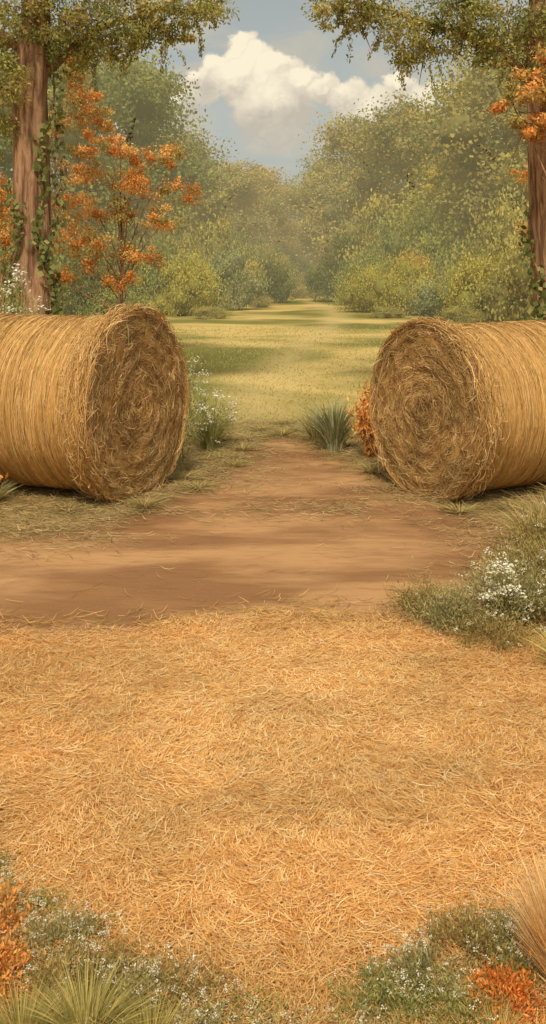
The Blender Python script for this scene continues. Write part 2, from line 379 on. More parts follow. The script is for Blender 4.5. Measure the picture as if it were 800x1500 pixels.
# ---------------------------------------------------------------- foliage
def blob(c,r,seed,col,amp=.25):
    u=np.linspace(0,np.pi,9)[:,None];v=np.linspace(0,2*np.pi,14,endpoint=False)[None]
    d=np.stack([np.sin(u)*np.cos(v),np.sin(u)*np.sin(v),np.cos(u)+0*v],-1)
    k=1+amp*2*(fbm(d*1.8+seed*3.1,2,seed)-.5)
    V=np.array(c)+d*k[...,None]*np.array(r)
    i=np.arange(8)[:,None]*14;j=np.arange(14)[None];j2=(j+1)%14
    return V.reshape(-1,3),np.stack([i+j,i+14+j,i+14+j2,i+j2],-1).reshape(-1,4),np.tile(np.array(col,float),(126,1))
def clumpleaves(A,clumps,per,sub,size,asp,pal,rng,up=.4,sr=.28,dark=.5,shell=.55,rn=.5,var=.4,core=0,upz=.4):
    for (cx,cy,cz,rx,ry,rz,wt) in clumps:
        k=max(3,int(sub*wt));m=max(4,int(per*wt/k))
        d=nrm(rng.normal(0,1,(k,3)));rr=(shell+(1-shell)*rng.random(k)**.6)[:,None]
        sc=np.array([rx,ry,rz]);c=np.array([cx,cy,cz])+d*rr*sc
        tone=.78+.44*rng.random(k);ti=rng.choice(len(pal),k)
        r0=sr*min(rx,ry,rz)*(.6+.8*rng.random(k))
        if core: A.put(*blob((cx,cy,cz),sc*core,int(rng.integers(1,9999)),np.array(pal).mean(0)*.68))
        q=rng.normal(0,.5,(k,m,3));ql=np.linalg.norm(q,axis=-1,keepdims=True);q=np.where(ql>1.25,q*1.25/ql,q)
        q=q*r0[:,None,None]*np.array([1.15,1.15,.8]);p=c[:,None]+q
        o=nrm(q+d[:,None]*r0[:,None,None]*.6);dd=o*.3+np.array([0,0,up])+rng.normal(0,.6,(k,m,3))
        col=np.array(pal)[ti][:,None]*tone[:,None,None]*(1+var*(rng.random((k,m,1))-.5))
        hgt=np.clip(.5+q[...,2:]/(r0[:,None,None]*1.2),0,1);col=col*(1-dark*.5+dark*hgt)  # shading painted into leaf colour: darker low in each clump, lighter on top
        A.put(*leafq(p.reshape(-1,3),dd.reshape(-1,3),nrm(o.reshape(-1,3)+rng.normal(0,rn,(k*m,3))+np.array([0,-.2,upz])),
              (size*(.6+.8*rng.random(k*m))),asp,col.reshape(-1,3)))
def tree_template(seed):
    rng=np.random.default_rng(seed);cl=[]
    for i in range(24):
        z=1.8+7.3*rng.random();w=3.1*math.sqrt(max(.08,1-((z-4.8)/5.2)**2))
        a=rng.random()*6.283;r=w*rng.random()**.5*.75;s=.9+.75*rng.random()
        cl.append((math.cos(a)*r,math.sin(a)*r,z,s*1.15,s*1.15,s*.85,s))
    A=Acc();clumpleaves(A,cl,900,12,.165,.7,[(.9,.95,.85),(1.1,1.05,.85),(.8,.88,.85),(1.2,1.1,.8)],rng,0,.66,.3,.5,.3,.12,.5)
    T=Acc();T.put(*tube([(0,0,0),(.05,0,2.5),(-.08,.05,5),(0,0,8)],[.26,.19,.12,.04],8,.1,seed))
    for c in cl[::2]:
        b=np.array([0,0,max(1.3,c[2]-1.8)]);e=np.array(c[:3]);T.put(*tube([b,(b+e)/2+np.array([0,0,.2]),e],[.09,.06,.02],5))
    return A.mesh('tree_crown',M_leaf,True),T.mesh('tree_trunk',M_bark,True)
def shrub_template(seed,feather=False):
    rng=np.random.default_rng(seed);cl=[]
    for i in range(17):
        a=rng.random()*6.283;r=.72*rng.random()**.6;z=.14+.62*rng.random()*(1-.5*r)
        s=.22+.18*rng.random();cl.append((math.cos(a)*r,math.sin(a)*r,z,s*1.2,s*1.2,s*.8,1.))
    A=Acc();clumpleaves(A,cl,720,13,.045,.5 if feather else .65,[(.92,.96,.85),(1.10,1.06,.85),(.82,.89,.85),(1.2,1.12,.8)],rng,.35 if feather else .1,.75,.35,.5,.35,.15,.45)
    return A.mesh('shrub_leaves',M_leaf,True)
TT=[tree_template(s) for s in(101,102,103,104)]
SH=[shrub_template(201),shrub_template(202,True),shrub_template(203),shrub_template(204,True)]
OL=(.43,.37,.135,1);GR=(.31,.32,.115,1);DK=(.18,.19,.07,1);YG=(.50,.44,.12,1);GD=(.54,.41,.16,1);BL=(.36,.37,.21,1);OR=(.66,.37,.12,1);BR=(.45,.38,.165,1)
trees=[(-9.2,65,15.0,4.6,GR),(-11.8,58,15.8,4.6,GR),(-15,50,15,4.6,GR),(-7.2,76,12.6,3.8,OL),(-4.4,86,10.8,3.8,BR),(-1.2,100,12.3,4.4,GD),
(3,112,11.0,4.4,OL),(4.9,92,12.4,3.8,OL),(7.2,78,13.4,4.3,BR),(9.6,71,13.6,4.4,OL),(11.8,65,14.4,4.6,YG),(13.6,58,14.2,4.6,OL),(14.5,48,13.5,4.4,OL),(-19,44,14,4.6,DK),(19,46,14,4.6,DK),(-5.5,118,11.5,4.4,OL),(9.6,120,12,4.8,BR)]
for i,(x,y,h,r,c) in enumerate(trees):
    lab={DK:'dark green leafy tree in the wood edge',GR:'green leafy tree at the meadow edge',OL:'olive-green leafy tree at the meadow edge',BR:'soft brownish-green tree at the meadow edge',GD:'golden autumn tree at the end of the meadow',YG:'yellow-green leafy tree at the meadow edge'}[c]
    root=add('leafy_tree',None,(x,y,0),i*1.7,(r/3.1,r/3.1,h/9.9),label=lab,cat='tree',group='trees around the meadow')
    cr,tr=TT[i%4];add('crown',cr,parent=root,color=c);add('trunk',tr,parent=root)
shrubs=[(-6.9,38,1.8,2.8,DK,0),(-5.2,45,2.0,3.6,GR,2),(-3.8,42,1.8,2.9,YG,1),(-1.85,48,2.0,3.3,BL,3),(-3.4,57,2.9,5.4,OL,0),(-4.9,33,1.3,1.5,GR,2),(-.5,60,1.8,3.0,DK,2),
(4.1,46,1.7,2.5,YG,1),(4.5,62,2.5,4.6,DK,0),(5.5,43,1.8,2.8,YG,3),(6.7,38,1.6,1.9,BL,2),(8,51,2.3,4.0,GR,0),(7.7,36,1.9,2.9,YG,1),(8.8,34,1.9,3.6,OL,2),(6.7,63,3.3,7.2,OL,0),(8.3,57,2.9,6.0,GR,2),
(6.0,44,1.1,3.0,OR,2),(1.0,85,2.0,3.6,OL,0),(.4,94,3,5,DK,2),(6.8,88,2.4,4.2,GR,0),(3.8,104,2.4,3.6,DK,2),(1.9,100,2.4,3.4,GR,0),(5.6,100,2.4,3.6,OL,3),(-8.6,34,1.9,3.4,GR,3),(-10.4,31,2,3.6,DK,0),
(10.6,31,2,3.6,GR,1),(-2.9,72,2.8,5.2,GR,2),(-1.2,78,2.4,4.6,OL,1),(7.4,76,3.0,5.6,GR,3),(4.3,40,.9,.5,OL,3),(-2.4,39,.9,.6,OL,1),(9.6,27,1.3,1.6,OL,3),(-7.6,27,1.5,2.0,OL,3),(5.1,55,1.9,3.3,GR,2),(-7.5,50,2.6,5.3,GR,0),(10.5,44,2.8,5.8,OL,2),(-10.5,44,3,6.6,GR,0),(-5.7,62,2.9,6.3,OL,2),(6.2,34,.9,.8,OL,1),(-4.0,31,1.0,.9,OL,3),(-.7,52,.8,.7,OL,1),(2.4,70,1.3,1.0,OL,3),(4.6,72,1.5,1.6,GR,2)]
for i,(x,y,r,h,c,t) in enumerate(shrubs):
    lab={DK:'dark green dense shrub at the meadow edge',GR:'green leafy shrub at the meadow edge',OL:'olive-green shrub beside the meadow',YG:'bright yellow-green feathery shrub beside the meadow',BL:'blue-green shrub with pale flowers beside the meadow',OR:'orange autumn shrub beside the meadow'}[c]
    add('shrub',SH[t],(x,y,-.05),i*2.3,(r,r,h),color=c,label=lab,cat='shrub',group='shrubs along the meadow edge')
rng=np.random.default_rng(55);cl=[]
for i in range(230):
    x=rng.uniform(-75,75);cl.append((x,rng.uniform(128,150),rng.uniform(.8,7),4.2,3,2.4,1.))
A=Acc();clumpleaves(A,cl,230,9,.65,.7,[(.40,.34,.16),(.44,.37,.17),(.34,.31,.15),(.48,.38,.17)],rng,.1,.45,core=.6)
add('distant_wood',A.mesh('distant_wood',M_leaf,True),label='olive-brown wood beyond the meadow with painted haze',cat='wood',kind='stuff')
# big framing trees -----------------
def big_tree(name,label,base,path,rad,limbs,clumps,pal,seed,per=900,size=.085,cat='tree',sub=16,group=None,sr=.5,up=-.1):
    rng=np.random.default_rng(seed)
    root=add(name,None,base,label=label,cat=cat,group=group)
    T=Acc();pp=np.array(path,float)
    tt=np.linspace(0,1,len(pp));ts=np.linspace(0,1,36)
    P=np.stack([np.interp(ts,tt,pp[:,k]) for k in range(3)],-1);r=np.interp(ts,tt,rad)
    r=r*(1+.55*np.exp(-P[:,2]/.25));T.put(*tube(P,r,40,.16,seed))
    for lp,lr in limbs:
        lp=np.array(lp,float);a=np.linspace(0,1,len(lp));s=np.linspace(0,1,12)
        Q=np.stack([np.interp(s,a,lp[:,k]) for k in range(3)],-1)+.03*np.sin(s*9)[:,None]
        T.put(*tube(Q,np.interp(s,[0,1],lr),8,.1,seed))
        for q in range(7):
            i=rng.integers(3,12);e=Q[i]+rng.normal(0,.35,3)+np.array([0,0,-.05]);T.put(*tube([Q[i],(Q[i]+e)/2+rng.normal(0,.04,3),e],[lr[1]*.8+.004,lr[1]*.5+.003,.003],4))
    add('trunk',T.mesh('trunk',M_bark,True),parent=root)
    A=Acc();clumpleaves(A,clumps,per,sub,size,.42,pal,rng,up,sr,.3,.3,upz=.1)
    # thin drooping sprays hanging under the clumps
    if up<-.2:
        for (cx,cy,cz,rx,ry,rz,wt) in clumps[:16]:
            for q in range(int(7*wt)):
                a=rng.random()*6.283;st=np.array([cx+math.cos(a)*rx*.9,cy+math.sin(a)*ry*.9,cz-rz*rng.random()*.7])
                ln=.12+.28*rng.random();t=np.linspace(0,1,16);dx=rng.normal(0,.12,2)
                pts=st+np.stack([dx[0]*t,dx[1]*t,-ln*t**1.2],-1)
                pp2=np.repeat(pts,3,0)+rng.normal(0,.018,(48,3))
                A.put(*leafq(pp2,rng.normal(0,.5,(48,3))+np.array([0,0,-.8]),rng.normal(0,.7,(48,3))+np.array([0,-.7,.3]),size*(.6+.6*rng.random(48)),.42,np.array(pal)[rng.integers(0,len(pal),48)]*(.7+.5*rng.random((48,1)))))
    add('crown',A.mesh('crown',M_near),parent=root)
rng=np.random.default_rng(77)
palO=[(.34,.32,.09),(.44,.38,.115),(.24,.25,.075),(.52,.41,.13)]
cl=[(-.55,-.3,5.3,.5,.6,.4,1.2),(.15,-.2,5.15,.5,.5,.42,1.2),(.75,.1,5.18,.52,.5,.4,1.2),(1.3,-.1,5.22,.5,.5,.38,1.1),(1.8,.1,5.3,.48,.5,.34,1),(2.25,.0,5.45,.42,.5,.28,.9),(1.6,.1,4.95,.34,.4,.22,.5),(2.05,.1,5.05,.28,.4,.18,.35),
(-.45,.2,4.75,.4,.4,.35,1),(-.3,-.5,4.3,.32,.3,.3,.7),(-.5,-.1,3.85,.26,.3,.3,.6),(.45,.2,4.78,.4,.3,.28,.7),(1.0,.1,4.85,.36,.3,.24,.6),(-1.1,0,4.7,.5,.5,.5,1),(-1.2,0,3.9,.4,.4,.4,.7)]
for i in range(16):
    a=rng.random()*6.28;r=2.6*rng.random()**.5;cl.append((math.cos(a)*r,math.sin(a)*r+.4,6.2+3.0*rng.random()*(1-r/4),.8,.8,.5,.5))
big_tree('oak_tree','tall tree with ridged reddish bark, ivy and olive leaves',(-3.27,14,0),
 [(-.02,0,0),(0,0,1.5),(-.03,0,3),(-.05,0,4.2),(.02,0,5.2),(.1,0,7.5)],[.29,.27,.245,.22,.2,.1],
 [([(0,0,4.3),(.7,.25,5.1),(1.6,.25,5.4),(2.4,.1,5.65)],(.07,.015)),([(0,0,4.6),(-.7,0,5.2),(-1.6,0,5.5)],(.09,.02)),([(0,0,5.2),(.6,-.6,6.2),(1.2,-1,7)],(.08,.02)),([(0,0,3.9),(-.4,-.2,4.3),(-1.1,-.1,4.5)],(.05,.015))],
 cl,palO,88,1700,.058,sub=16,sr=.55,up=-.35)
cl=[(-3.0,0,5.3,.32,.4,.24,.5),(-2.85,-.1,5.6,.38,.4,.28,.7),(-2.4,.1,5.25,.42,.4,.36,.9),(-2.0,0,5.1,.45,.4,.42,1),(-1.95,0,4.72,.3,.3,.25,.5),(-1.5,.1,5.35,.45,.5,.35,1),(-1.35,.1,4.95,.4,.3,.32,.7),(-1.0,0,5.2,.42,.4,.38,.9),(-.95,0,4.75,.3,.3,.22,.4),(-.6,0,5.1,.45,.5,.42,1),(-.35,.1,4.7,.38,.3,.33,.8),(-.1,-.2,5.0,.4,.4,.4,1),(.4,0,4.6,.5,.5,.6,1.1),(-.1,-.35,4.35,.28,.2,.28,.5)]
for i in range(16):
    a=rng.random()*6.28;r=2.8*rng.random()**.5;cl.append((math.cos(a)*r-.4,math.sin(a)*r+.4,6.1+2.8*rng.random()*(1-r/4),.8,.8,.5,.5))
big_tree('oak_tree','leaning tree with rough bark and overhanging olive branches',(3.82,14,0),
 [(.03,0,0),(0,0,1.5),(-.08,0,3),(-.14,0,4.4),(-.2,0,7)],[.28,.26,.24,.2,.1],
 [([(-.1,0,4.2),(-.9,.25,5.0),(-1.9,.25,5.3),(-3.0,.1,5.5)],(.065,.012)),([(-.1,0,4.7),(.7,0,5.2),(1.6,0,5.5)],(.08,.02)),([(-.1,0,5.2),(-.6,-.6,6.2),(-1.2,-1,7)],(.08,.02))],
 cl,palO,89,1700,.058,sub=16,sr=.55,up=-.35)
palR=[(.78,.33,.08),(.86,.44,.13),(.64,.25,.055),(.78,.47,.15),(.48,.30,.09),(.42,.33,.10)]
def maple(base,h,cls,seed,label,per=1300,off=(0,0)):
    limbs=[]
    for c in cls: limbs.append(([(0,0.1,max(.3,c[2]*.45)),(c[0]*.45,c[1]*.45+.1,c[2]*.75),(c[0],c[1]+.1,c[2])],(.018,.004)))
    big_tree('maple_tree',label,base,[(0,.15,0),(.04,.15,h*.4),(off[0]*.5,.15,h*.75),(off[0],.1,h)],[.045,.03,.018,.008],limbs,cls,palR,seed,per,.062,'tree',13,'orange autumn maples',.5,.1)
maple((-3.3,22,0),4.7,[(-.85,0,3.9,.5,.5,.36,1),(-.2,0,4.45,.45,.45,.28,.8),(.45,.1,4.3,.42,.45,.28,.8),(1.15,0,4.15,.42,.45,.3,.8),(1.2,.1,3.5,.5,.45,.3,.9),(.25,0,3.7,.6,.5,.36,1.2),(-1.0,0,3.1,.6,.5,.38,1.2),(.0,-.2,3.1,.55,.45,.33,1),(.9,0,2.85,.5,.45,.3,.8),(-1.25,0,2.4,.5,.45,.33,1),(-.4,-.2,2.35,.6,.45,.33,1.1),(.5,0,2.15,.5,.4,.3,.8),(-.8,.1,1.75,.6,.4,.3,.9),(.1,-.1,1.6,.5,.4,.26,.6),(-1.5,0,1.7,.4,.4,.3,.7)],91,'broad maple with glowing orange autumn leaves')
maple((-4.85,20.5,0),5.7,[(.75,0,5.5,.45,.35,.3,.8),(1.1,0,5.1,.5,.35,.32,1),(.65,0,4.7,.42,.35,.28,.8),(1.3,.1,4.6,.42,.35,.25,.7),(.85,.0,5.85,.32,.3,.22,.5),(.9,0,4.15,.35,.3,.22,.5)],92,'tall thin maple with rusty orange crown',1300,(.5,0))
maple((-5.6,21,0),3.9,[(.3,0,3.2,.45,.4,.42,1.1),(.25,0,2.7,.42,.4,.35,1),(-.3,0,3.5,.4,.4,.35,1),(.1,0,2.2,.4,.4,.3,.7)],93,'small orange maple behind the ridged trunk',1400)
maple((4.0,13.1,0),4.9,[(-.6,0,4.15,.35,.3,.24,.7),(-.3,0,4.4,.36,.3,.26,.8),(-.95,0,3.98,.32,.3,.18,.6),(-.7,0,3.65,.32,.3,.18,.6),(-.45,0,3.5,.32,.3,.18,.5),(-.3,.0,3.95,.38,.3,.25,.8),(.1,0,4.0,.3,.3,.3,.6)],94,'orange-leaved maple leaning beside a rough trunk',1100)
maple((6.6,26,0),4.6,[(-.2,0,4.3,.45,.4,.28,.6),(.3,0,4.55,.4,.4,.25,.6),(0,0,3.9,.35,.4,.2,.4)],95,'slim maple with a few orange leaves',800)
maple((5.45,21,0),3.0,[(-.15,0,2.55,.38,.3,.28,.8),(.1,0,2.2,.34,.3,.25,.6)],96,'low orange maple beside the shrubs',1000)
# ivy
def ivy(base,fn,n,seed,zr,label):
    rng=np.random.default_rng(seed);A=Acc()
    root=add('ivy_vine',None,base,label=label,cat='ivy',group='ivy vines climbing trunks')
    S=Acc();c=[];nr=[]
    for s in range(3):
        z=np.linspace(0,zr[s],50);a=fn(s)+.5*np.sin(z*1.7+s*2)+.25*np.sin(z*5+s);r=.30+.01*s
        Q=np.stack([np.cos(a)*r,np.sin(a)*r,z],-1);S.put(*tube(Q,np.full(50,.012),5))
        m=int(n*zr[s]/4);i=rng.integers(0,50,m);p=Q[i]+rng.normal(0,.05,(m,3));o=nrm(np.stack([np.cos(a[i]),np.sin(a[i]),0*a[i]],-1))
        p=p+o*(.02+.07*rng.random((m,1)));c.append(p);nr.append(o)
    c=np.concatenate(c);nr=np.concatenate(nr);m=len(c)
    col=np.array([(.16,.18,.06),(.26,.27,.09),(.40,.37,.14)])[rng.choice(3,m,p=[.4,.4,.2])]
    A.put(*leafq(c,rng.normal(0,.6,(m,3))+np.array([0,0,-.6]),nr+rng.normal(0,.35,(m,3)),.06+.06*rng.random(m),.8,col))
    add('stem',S.mesh('stem',M_bark,True),parent=root);add('leaves',A.mesh('leaves',M_near),parent=root)
ivy((-3.29,14,0),lambda s:[-.6,-.25,-2.6][s],330,5,[4.6,4.0,3.0],'green ivy climbing a reddish ridged trunk')
ivy((3.8,14,0),lambda s:[-2.6,-2.2,-.6][s],280,6,[2.6,2.2,2.8],'green ivy climbing a rough leaning trunk')
# ---------------------------------------------------------------- small plants
def tuft(name,loc,n,h,spread,w,pal,seed,label,cat='grass',droop=.5):
    rng=np.random.default_rng(seed);K=6;t=np.linspace(0,1,K)[None]
    a=rng.random(n)*6.283;ln=spread*rng.random(n)**.7;hh=h*(.5+.5*rng.random(n));r0=.22*spread*rng.random(n)**.5
    ex=np.cos(a);ey=np.sin(a);cur=1.5+droop*2*rng.random(n)
    rad=r0[:,None]+ln[:,None]*t**cur[:,None]
    z=hh[:,None]*(t-droop*.35*(ln/spread)[:,None]*t**2.5)
    wob=rng.normal(0,.06*h,(n,1))*t**2
    P=np.stack([ex[:,None]*rad-ey[:,None]*wob,ey[:,None]*rad+ex[:,None]*wob,z],-1)
    C=np.array(pal)[rng.choice(len(pal),n)]*(.6+.8*rng.random(n))[:,None]
    side=np.stack([-ey,ex,0*a],-1)+rng.normal(0,.4,(n,3))
    A=Acc();A.put(*ribbons(P,side,w*(.6+.8*rng.random(n)),[1,1,.9,.7,.45,.08],C))
    return add(name,A.mesh(name,M_fine),loc,label=label,cat=cat)
def mound(name,loc,r,h,n,pal,seed,label,flowers=0,leaf=.022,cat='plant',fcol=(.92,.87,.68),fh=1.15,asp=.3,fs=.007):
    rng=np.random.default_rng(seed);root=add(name,None,loc,label=label,cat=cat);A=Acc()
    ns=max(14,int(n/60));a=rng.random(ns)*6.283;rr=r*rng.random(ns)**.6
    tip=np.stack([np.cos(a)*rr,np.sin(a)*rr,h*(1-.6*(rr/r)**2)*(.65+.4*rng.random(ns))],-1)
    b=tip*np.array([.25,.25,0]);t=np.linspace(0,1,5)[None,:,None]
    P=b[:,None]*(1-t)+tip[:,None]*t+np.array([0,0,1])*(.15*h*np.sin(t*np.pi))
    A.put(*ribbons(P,rng.normal(0,1,(ns,3)),np.full(ns,leaf*.14),[1,1,1,.8,.4],np.array(pal)[rng.choice(len(pal),ns)]*.8))
    s=rng.integers(0,ns,n);u=rng.random(n)**.7
    p=b[s]*(1-u[:,None])+tip[s]*u[:,None]+rng.normal(0,1,(n,3))*leaf*1.1*(.4+u[:,None]);p[:,2]=np.maximum(p[:,2]+.15*h*np.sin(u*np.pi),.012)
    o=nrm(tip[s]-np.array([0,0,h*.3]));d=o*.6+np.array([0,0,.6])+rng.normal(0,.6,(n,3))
    C=np.array(pal)[rng.integers(0,len(pal),ns)[s]]*(.6+.45*u+.35*rng.random(n))[:,None]
    A.put(*leafq(p,d,rng.normal(0,1,(n,3))+np.array([0,0,.5]),leaf*(.6+.9*rng.random(n)),asp,C))
    add('foliage',A.mesh('foliage',M_fine),parent=root)
    if flowers:
        B=Acc();fi=rng.integers(0,ns,flowers);top=tip[fi]*np.array([1.05,1.05,1])+rng.normal(0,leaf*.6,(flowers,3));top[:,2]=np.maximum(top[:,2]*(1+(fh-1)*2*rng.random(flowers)),.03)
        t=np.linspace(0,1,4)[None,:,None];P=tip[fi][:,None]*.5*(1-t)+top[:,None]*t+0
        B.put(*ribbons(P,rng.normal(0,1,(flowers,3)),np.full(flowers,leaf*.1),[1,1,1,.7],(.3,.32,.12)))
        m=9;q=top[:,None]+rng.normal(0,1,(flowers,m,3))*fs*1.3*np.array([1,1,.5]);q=q.reshape(-1,3);k=len(q)
        B.put(*leafq(q,rng.normal(0,1,(k,3))*np.array([1,1,.3]),rng.normal(0,.5,(k,3))+np.array([0,-.4,1]),fs*(.8+.8*rng.random(k)),.75,np.array(fcol)*(.75+.3*rng.random(k))[:,None]))
        add('blossoms',B.mesh('blossoms',M_petal),parent=root)
    return root
GG=[(.35,.31,.13),(.43,.37,.17),(.27,.25,.10),(.50,.41,.18)]
OLV=[(.37,.275,.095),(.48,.35,.13),(.28,.22,.07)]
GGR=[(.31,.30,.095),(.40,.37,.12),(.24,.24,.075)]
ORG=[(.80,.34,.08),(.88,.45,.13),(.62,.24,.055),(.76,.47,.16),(.45,.28,.09)]
WF='wildflower_plant'
mound(WF,(-.66,10.2,0),.36,.50,1900,GGR,1,'wildflowers with small white blossoms beside the bale',75,.045,fs=.016,asp=.18,fh=1.35)
mound(WF,(-.84,9.3,0),.22,1.12,900,GGR,2,'tall white wildflowers rising behind the bale',30,.045,fs=.014,fh=1.04,asp=.2)
mound(WF,(-2.62,10.6,0),.45,1.65,4500,GGR,3,'tall lacy white wildflowers behind the bale',200,.05,fs=.022,fh=1.05,asp=.22)
tuft('grass_tuft',(-.6,10.0,0),260,.45,.26,.010,[(.34,.33,.11),(.44,.40,.16)],4,'green grass tuft among white wildflowers')
tuft('grass_tuft',(.6,10.0,0),420,.58,.36,.012,[(.38,.37,.18),(.48,.46,.25),(.27,.28,.12)],5,'blue-green grass tuft beside the dirt path')
tuft('grass_tuft',(.45,10.5,0),220,.40,.3,.011,[(.38,.34,.13),(.48,.42,.18)],55,'green grass tuft beside the dirt path')
mound('orange_plant',(.93,9.5,0),.14,.76,2400,ORG,6,'orange autumn plant beside the hay bale',0,.042,asp=.45)
tuft('grass_tuft',(-2.12,7.7,0),240,.20,.24,.010,[(.42,.39,.17),(.54,.47,.22)],7,'pale green grass tuft against the bale')
mound('orange_plant',(-2.16,7.75,0),.07,.36,300,ORG,8,'small orange plant against the bale',0,.04,asp=.5)
tuft('grass_tuft',(2.2,7.7,0),240,.18,.25,.01,OLV,9,'dry grass tuft beside the round bale')
k=0
rg=np.random.default_rng(500)
for (x,y) in [(-.35,9.2),(.85,8.9),(-.5,10.6),(-.15,11.3),(.9,10.8),(-.75,8.6),(1.0,9.4),(-.3,10.0),(.75,10.3),(-1.5,7.45),(1.75,7.5),(-.95,7.55),(1.35,7.4),(.3,11.2),(-.5,9.6),(.1,10.9),(-.25,10.7),(.5,11.4),(.15,11.8),(-.6,8.2),(1.1,8.2)]:
    tuft('grass_tuft',(x,y,0),150,.05+.05*rg.random(),.24,.007,[(.44,.33,.12),(.38,.33,.11),(.54,.41,.17)],300+k,'low dry grass tuft at the path edge');k+=1
# plants on the straw edge
mound(WF,(.86,4.98,0),.25,.20,5200,GG,12,'grey-green feathery mound plant on the straw edge',0,.020,asp=.2)
mound(WF,(.78,5.2,0),.22,.17,3800,OLV,68,'low olive feathery plant on the dirt edge',0,.020,asp=.2)
mound(WF,(1.2,5.12,0),.30,.32,7000,GG,13,'grey-green bushy plant beside the path',20,.022,asp=.22,fs=.008)
mound(WF,(1.12,4.93,0),.10,.33,1500,GG,65,'plant with a dense cluster of cream blossoms',80,.022,asp=.25,fs=.0125,fh=1.05)
mound(WF,(1.38,5.65,0),.28,.27,5000,OLV,69,'olive bushy plant beside the path',15,.024,asp=.22,fs=.008)
mound(WF,(1.74,6.0,0),.45,.34,7500,OLV,14,'low olive-brown bushy plant beside the path',20,.026,asp=.22,fs=.008)
mound(WF,(1.02,4.75,0),.24,.15,4000,OLV,15,'low olive plant spilling onto the straw',10,.018,asp=.2,fs=.006)
mound(WF,(1.52,4.95,0),.30,.28,5500,GG,16,'grey-green bushy plant on the straw edge',30,.022,asp=.25,fs=.008)
tuft('grass_tuft',(1.5,5.5,0),400,.34,.28,.006,[(.48,.38,.14),(.40,.34,.12),(.60,.46,.2)],66,'wispy dry grass among the path-side plants')
tuft('grass_tuft',(1.66,6.5,0),350,.28,.30,.007,[(.48,.36,.14),(.42,.34,.12),(.60,.44,.2)],67,'wispy dry grass beside the path')
tuft('grass_tuft',(1.86,6.9,0),350,.28,.32,.007,[(.48,.36,.14),(.42,.34,.12),(.60,.44,.2)],70,'wispy dry grass beside the path')
tuft('grass_tuft',(1.27,4.42,0),300,.22,.19,.005,[(.54,.46,.14),(.64,.53,.20),(.40,.37,.10)],17,'yellow-green grass tuft on the straw')
tuft('grass_tuft',(1.08,3.72,0),120,.10,.10,.004,[(.56,.42,.13),(.66,.50,.19)],18,'small dry grass tuft on the straw')
# plants on the near straw
DRY=[(.94,.67,.33),(1.0,.78,.44),(.78,.50,.20)]
tuft('grass_tuft',(.70,2.44,0),2200,.34,.14,.0024,DRY,20,'tall pale golden dry grass tuft',droop=.15)
tuft('grass_tuft',(.80,2.62,0),1200,.26,.12,.0024,DRY,21,'pale golden dry grass tuft',droop=.15)
tuft('grass_tuft',(.74,2.27,0),1000,.26,.14,.0024,DRY,57,'tall pale golden dry grass tuft',droop=.2)
YGR=[(.50,.41,.12),(.62,.50,.18),(.36,.31,.09)]
tuft('grass_tuft',(-.42,2.29,0),1000,.14,.17,.0024,YGR,22,'yellow-green grass tuft on the straw')
tuft('grass_tuft',(-.27,2.26,0),600,.11,.13,.0024,YGR,23,'yellow-green grass tuft on the straw')
tuft('grass_tuft',(-.56,2.28,0),600,.12,.14,.0024,YGR,58,'yellow-green grass tuft on the straw')
tuft('grass_tuft',(.30,2.26,0),300,.08,.12,.0024,YGR,59,'yellow-green grass tuft on the straw')
tuft('grass_tuft',(.50,2.28,0),300,.10,.12,.0024,YGR,60,'yellow-green grass tuft on the straw')
mound('orange_plant',(-.74,2.64,0),.14,.13,3800,ORG,24,'bright orange leafy autumn plant on the straw',0,.014,asp=.4)
mound('orange_plant',(-.68,2.46,0),.13,.11,3600,ORG,25,'bright orange leafy autumn plant on the straw',0,.013,asp=.4)
mound('orange_plant',(.54,2.39,0),.11,.10,3800,[(.80,.27,.055),(.84,.36,.09),(.58,.19,.04),(.4,.25,.08)],35,'rusty orange autumn plant on the straw',0,.012,asp=.35)
spots=[(-.56,2.60,.14,.10),(-.40,2.48,.14,.08),(-.84,2.95,.10,.09),(-.74,2.80,.11,.07),(-.22,2.42,.14,.08),(-.06,2.34,.13,.06),(-.13,2.30,.12,.07),(.10,2.29,.12,.05),(.24,2.38,.14,.09),(.36,2.46,.13,.10),(.49,2.58,.14,.13),(.42,2.35,.15,.08),(.60,2.60,.12,.11),
(-.48,2.64,.10,.06),(-.62,2.74,.10,.07),(-.34,2.40,.14,.08),(-.50,2.44,.14,.10),(.32,2.36,.13,.07),(.20,2.30,.12,.06),(.02,2.28,.12,.05),(.58,2.48,.12,.09)]
for i,(x,y,r,h) in enumerate(spots):
    pl=[GG,OLV,GGR][i%3];fl=[70,25,45][(i*2)%3]
    lab=['grey-green leafy plant with tiny white flowers','low olive leafy plant on the straw','green leafy plant with scattered white flowers'][i%3]
    mound(WF,(x,y,0),r,h,int(4200*(r/.14)**2),pl,400+i,lab,fl,.011,fs=.0034,fh=1.2,asp=.27)
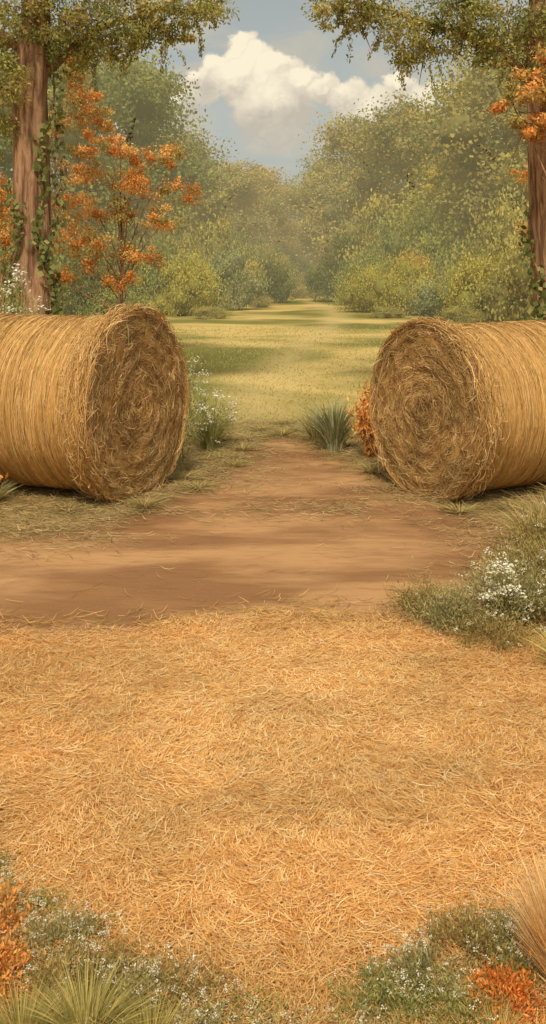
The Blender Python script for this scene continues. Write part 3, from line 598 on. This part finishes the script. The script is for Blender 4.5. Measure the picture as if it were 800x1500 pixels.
# ---------------------------------------------------------------- world
w=bpy.data.worlds.new('World');scene.world=w;w.use_nodes=True;nt=w.node_tree;nt.nodes.clear()
out=nt.nodes.new('ShaderNodeOutputWorld');bg=nt.nodes.new('ShaderNodeBackground');nt.links.new(bg.outputs[0],out.inputs[0])
sky=nt.nodes.new('ShaderNodeTexSky');sky.sky_type='NISHITA';sky.sun_disc=False
SE=52;SR=-8
sky.sun_elevation=math.radians(SE);sky.sun_rotation=math.radians(180+SR);sky.dust_density=2.5
hs=nt.nodes.new('ShaderNodeHueSaturation');hs.inputs['Saturation'].default_value=.30;hs.inputs['Value'].default_value=.82;nt.links.new(sky.outputs[0],hs.inputs['Color'])
skyc=mix(nt,1,hs.outputs[0],(.96,.98,.88),'MULTIPLY')
tc=nt.nodes.new('ShaderNodeTexCoord');sp=N(nt,'ShaderNodeSeparateXYZ');nt.links.new(tc.outputs['Generated'],sp.inputs[0])
yy=math_(nt,'MAXIMUM',math_(nt,'ABSOLUTE',sp.outputs[1]),.08)
u=math_(nt,'DIVIDE',sp.outputs[0],yy);v=math_(nt,'DIVIDE',sp.outputs[2],yy)
cb=N(nt,'ShaderNodeCombineXYZ');nt.links.new(u,cb.inputs[0]);nt.links.new(v,cb.inputs[1]);uv=cb.outputs[0]
d1=math_(nt,'SUBTRACT',noise(nt,mapping(nt,uv,(1,1,1),(3.1,0,0)),38,5,.6),.5)
d2=math_(nt,'SUBTRACT',noise(nt,mapping(nt,uv,(1,1,1),(0,7.7,0)),38,5,.6),.5)
uu=math_(nt,'ADD',u,math_(nt,'MULTIPLY',d1,.036));vv=math_(nt,'ADD',v,math_(nt,'MULTIPLY',d2,.036))
blobs=[(-.030,.214,.022),(-.012,.205,.022),(-.050,.196,.022),(-.070,.183,.020),(-.030,.188,.030),(.005,.192,.028),(.030,.183,.022),(.052,.178,.020),(.076,.166,.026),(-.092,.164,.024),(.125,.176,.022),(.0,.155,.045),(.10,.152,.035),(.155,.160,.03),(-.125,.148,.035)]
dens=None;lit=None
for cx,cy,r in blobs:
    dx=math_(nt,'SUBTRACT',uu,cx);dy=math_(nt,'SUBTRACT',vv,cy)
    dist=math_(nt,'SQRT',math_(nt,'ADD',math_(nt,'MULTIPLY',dx,dx),math_(nt,'MULTIPLY',dy,dy)))
    e=math_(nt,'SUBTRACT',1,math_(nt,'DIVIDE',dist,r))
    l=math_(nt,'MULTIPLY',math_(nt,'SUBTRACT',dy,math_(nt,'MULTIPLY',dx,.5)),1/r)
    l=math_(nt,'MULTIPLY',l,math_(nt,'MAXIMUM',e,0))
    dens=e if dens is None else math_(nt,'MAXIMUM',dens,e)
    lit=l if lit is None else math_(nt,'MAXIMUM',lit,l)
mask=mr(nt,dens,-.02,.26)
wisp=noise(nt,mapping(nt,uv,(1,2.4,1)),9,6,.6,.6)
wm=mr(nt,wisp,.38,.66,0,.85)
bill=noise(nt,uv,50,4,.6,.8)
hgt=mr(nt,vv,.15,.215)
shade=math_(nt,'ADD',math_(nt,'MULTIPLY',hgt,.55),math_(nt,'ADD',math_(nt,'MULTIPLY',lit,2.6),math_(nt,'MULTIPLY',math_(nt,'SUBTRACT',bill,.45),.9)),clamp=True)
K=1/.13
cc=mix(nt,shade,tuple(K*a for a in(.56,.50,.41)),tuple(K*a for a in(.98,.88,.66)))
c=mix(nt,wm,skyc,tuple(K*a for a in(.58,.53,.42)))
low=mr(nt,v,.11,.16)
c=mix(nt,math_(nt,'MULTIPLY',mask,math_(nt,'ADD',.35,math_(nt,'MULTIPLY',low,.65))),c,cc)
nt.links.new(c,bg.inputs[0]);bg.inputs[1].default_value=.13
sun=bpy.data.lights.new('sun','SUN');sun.energy=2.8;sun.angle=math.radians(9);sun.color=(1,.90,.72)
so=bpy.data.objects.new('sun',sun);scene.collection.objects.link(so);so.rotation_euler=(math.radians(90-SE),0,math.radians(SR));so.location=(0,-5,12)
# ---------------------------------------------------------------- camera
cam=bpy.data.cameras.new('camera');co=bpy.data.objects.new('camera',cam);scene.collection.objects.link(co)
co.location=(0,0,1.74);co.rotation_euler=(math.radians(90),0,0)
cam.sensor_fit='VERTICAL';cam.sensor_height=36;cam.sensor_width=36;cam.lens=36;cam.shift_y=-350/1500;cam.clip_end=2500;cam.clip_start=.05
scene.camera=co
scene.view_settings.view_transform='Standard';scene.view_settings.look='None';scene.view_settings.exposure=0
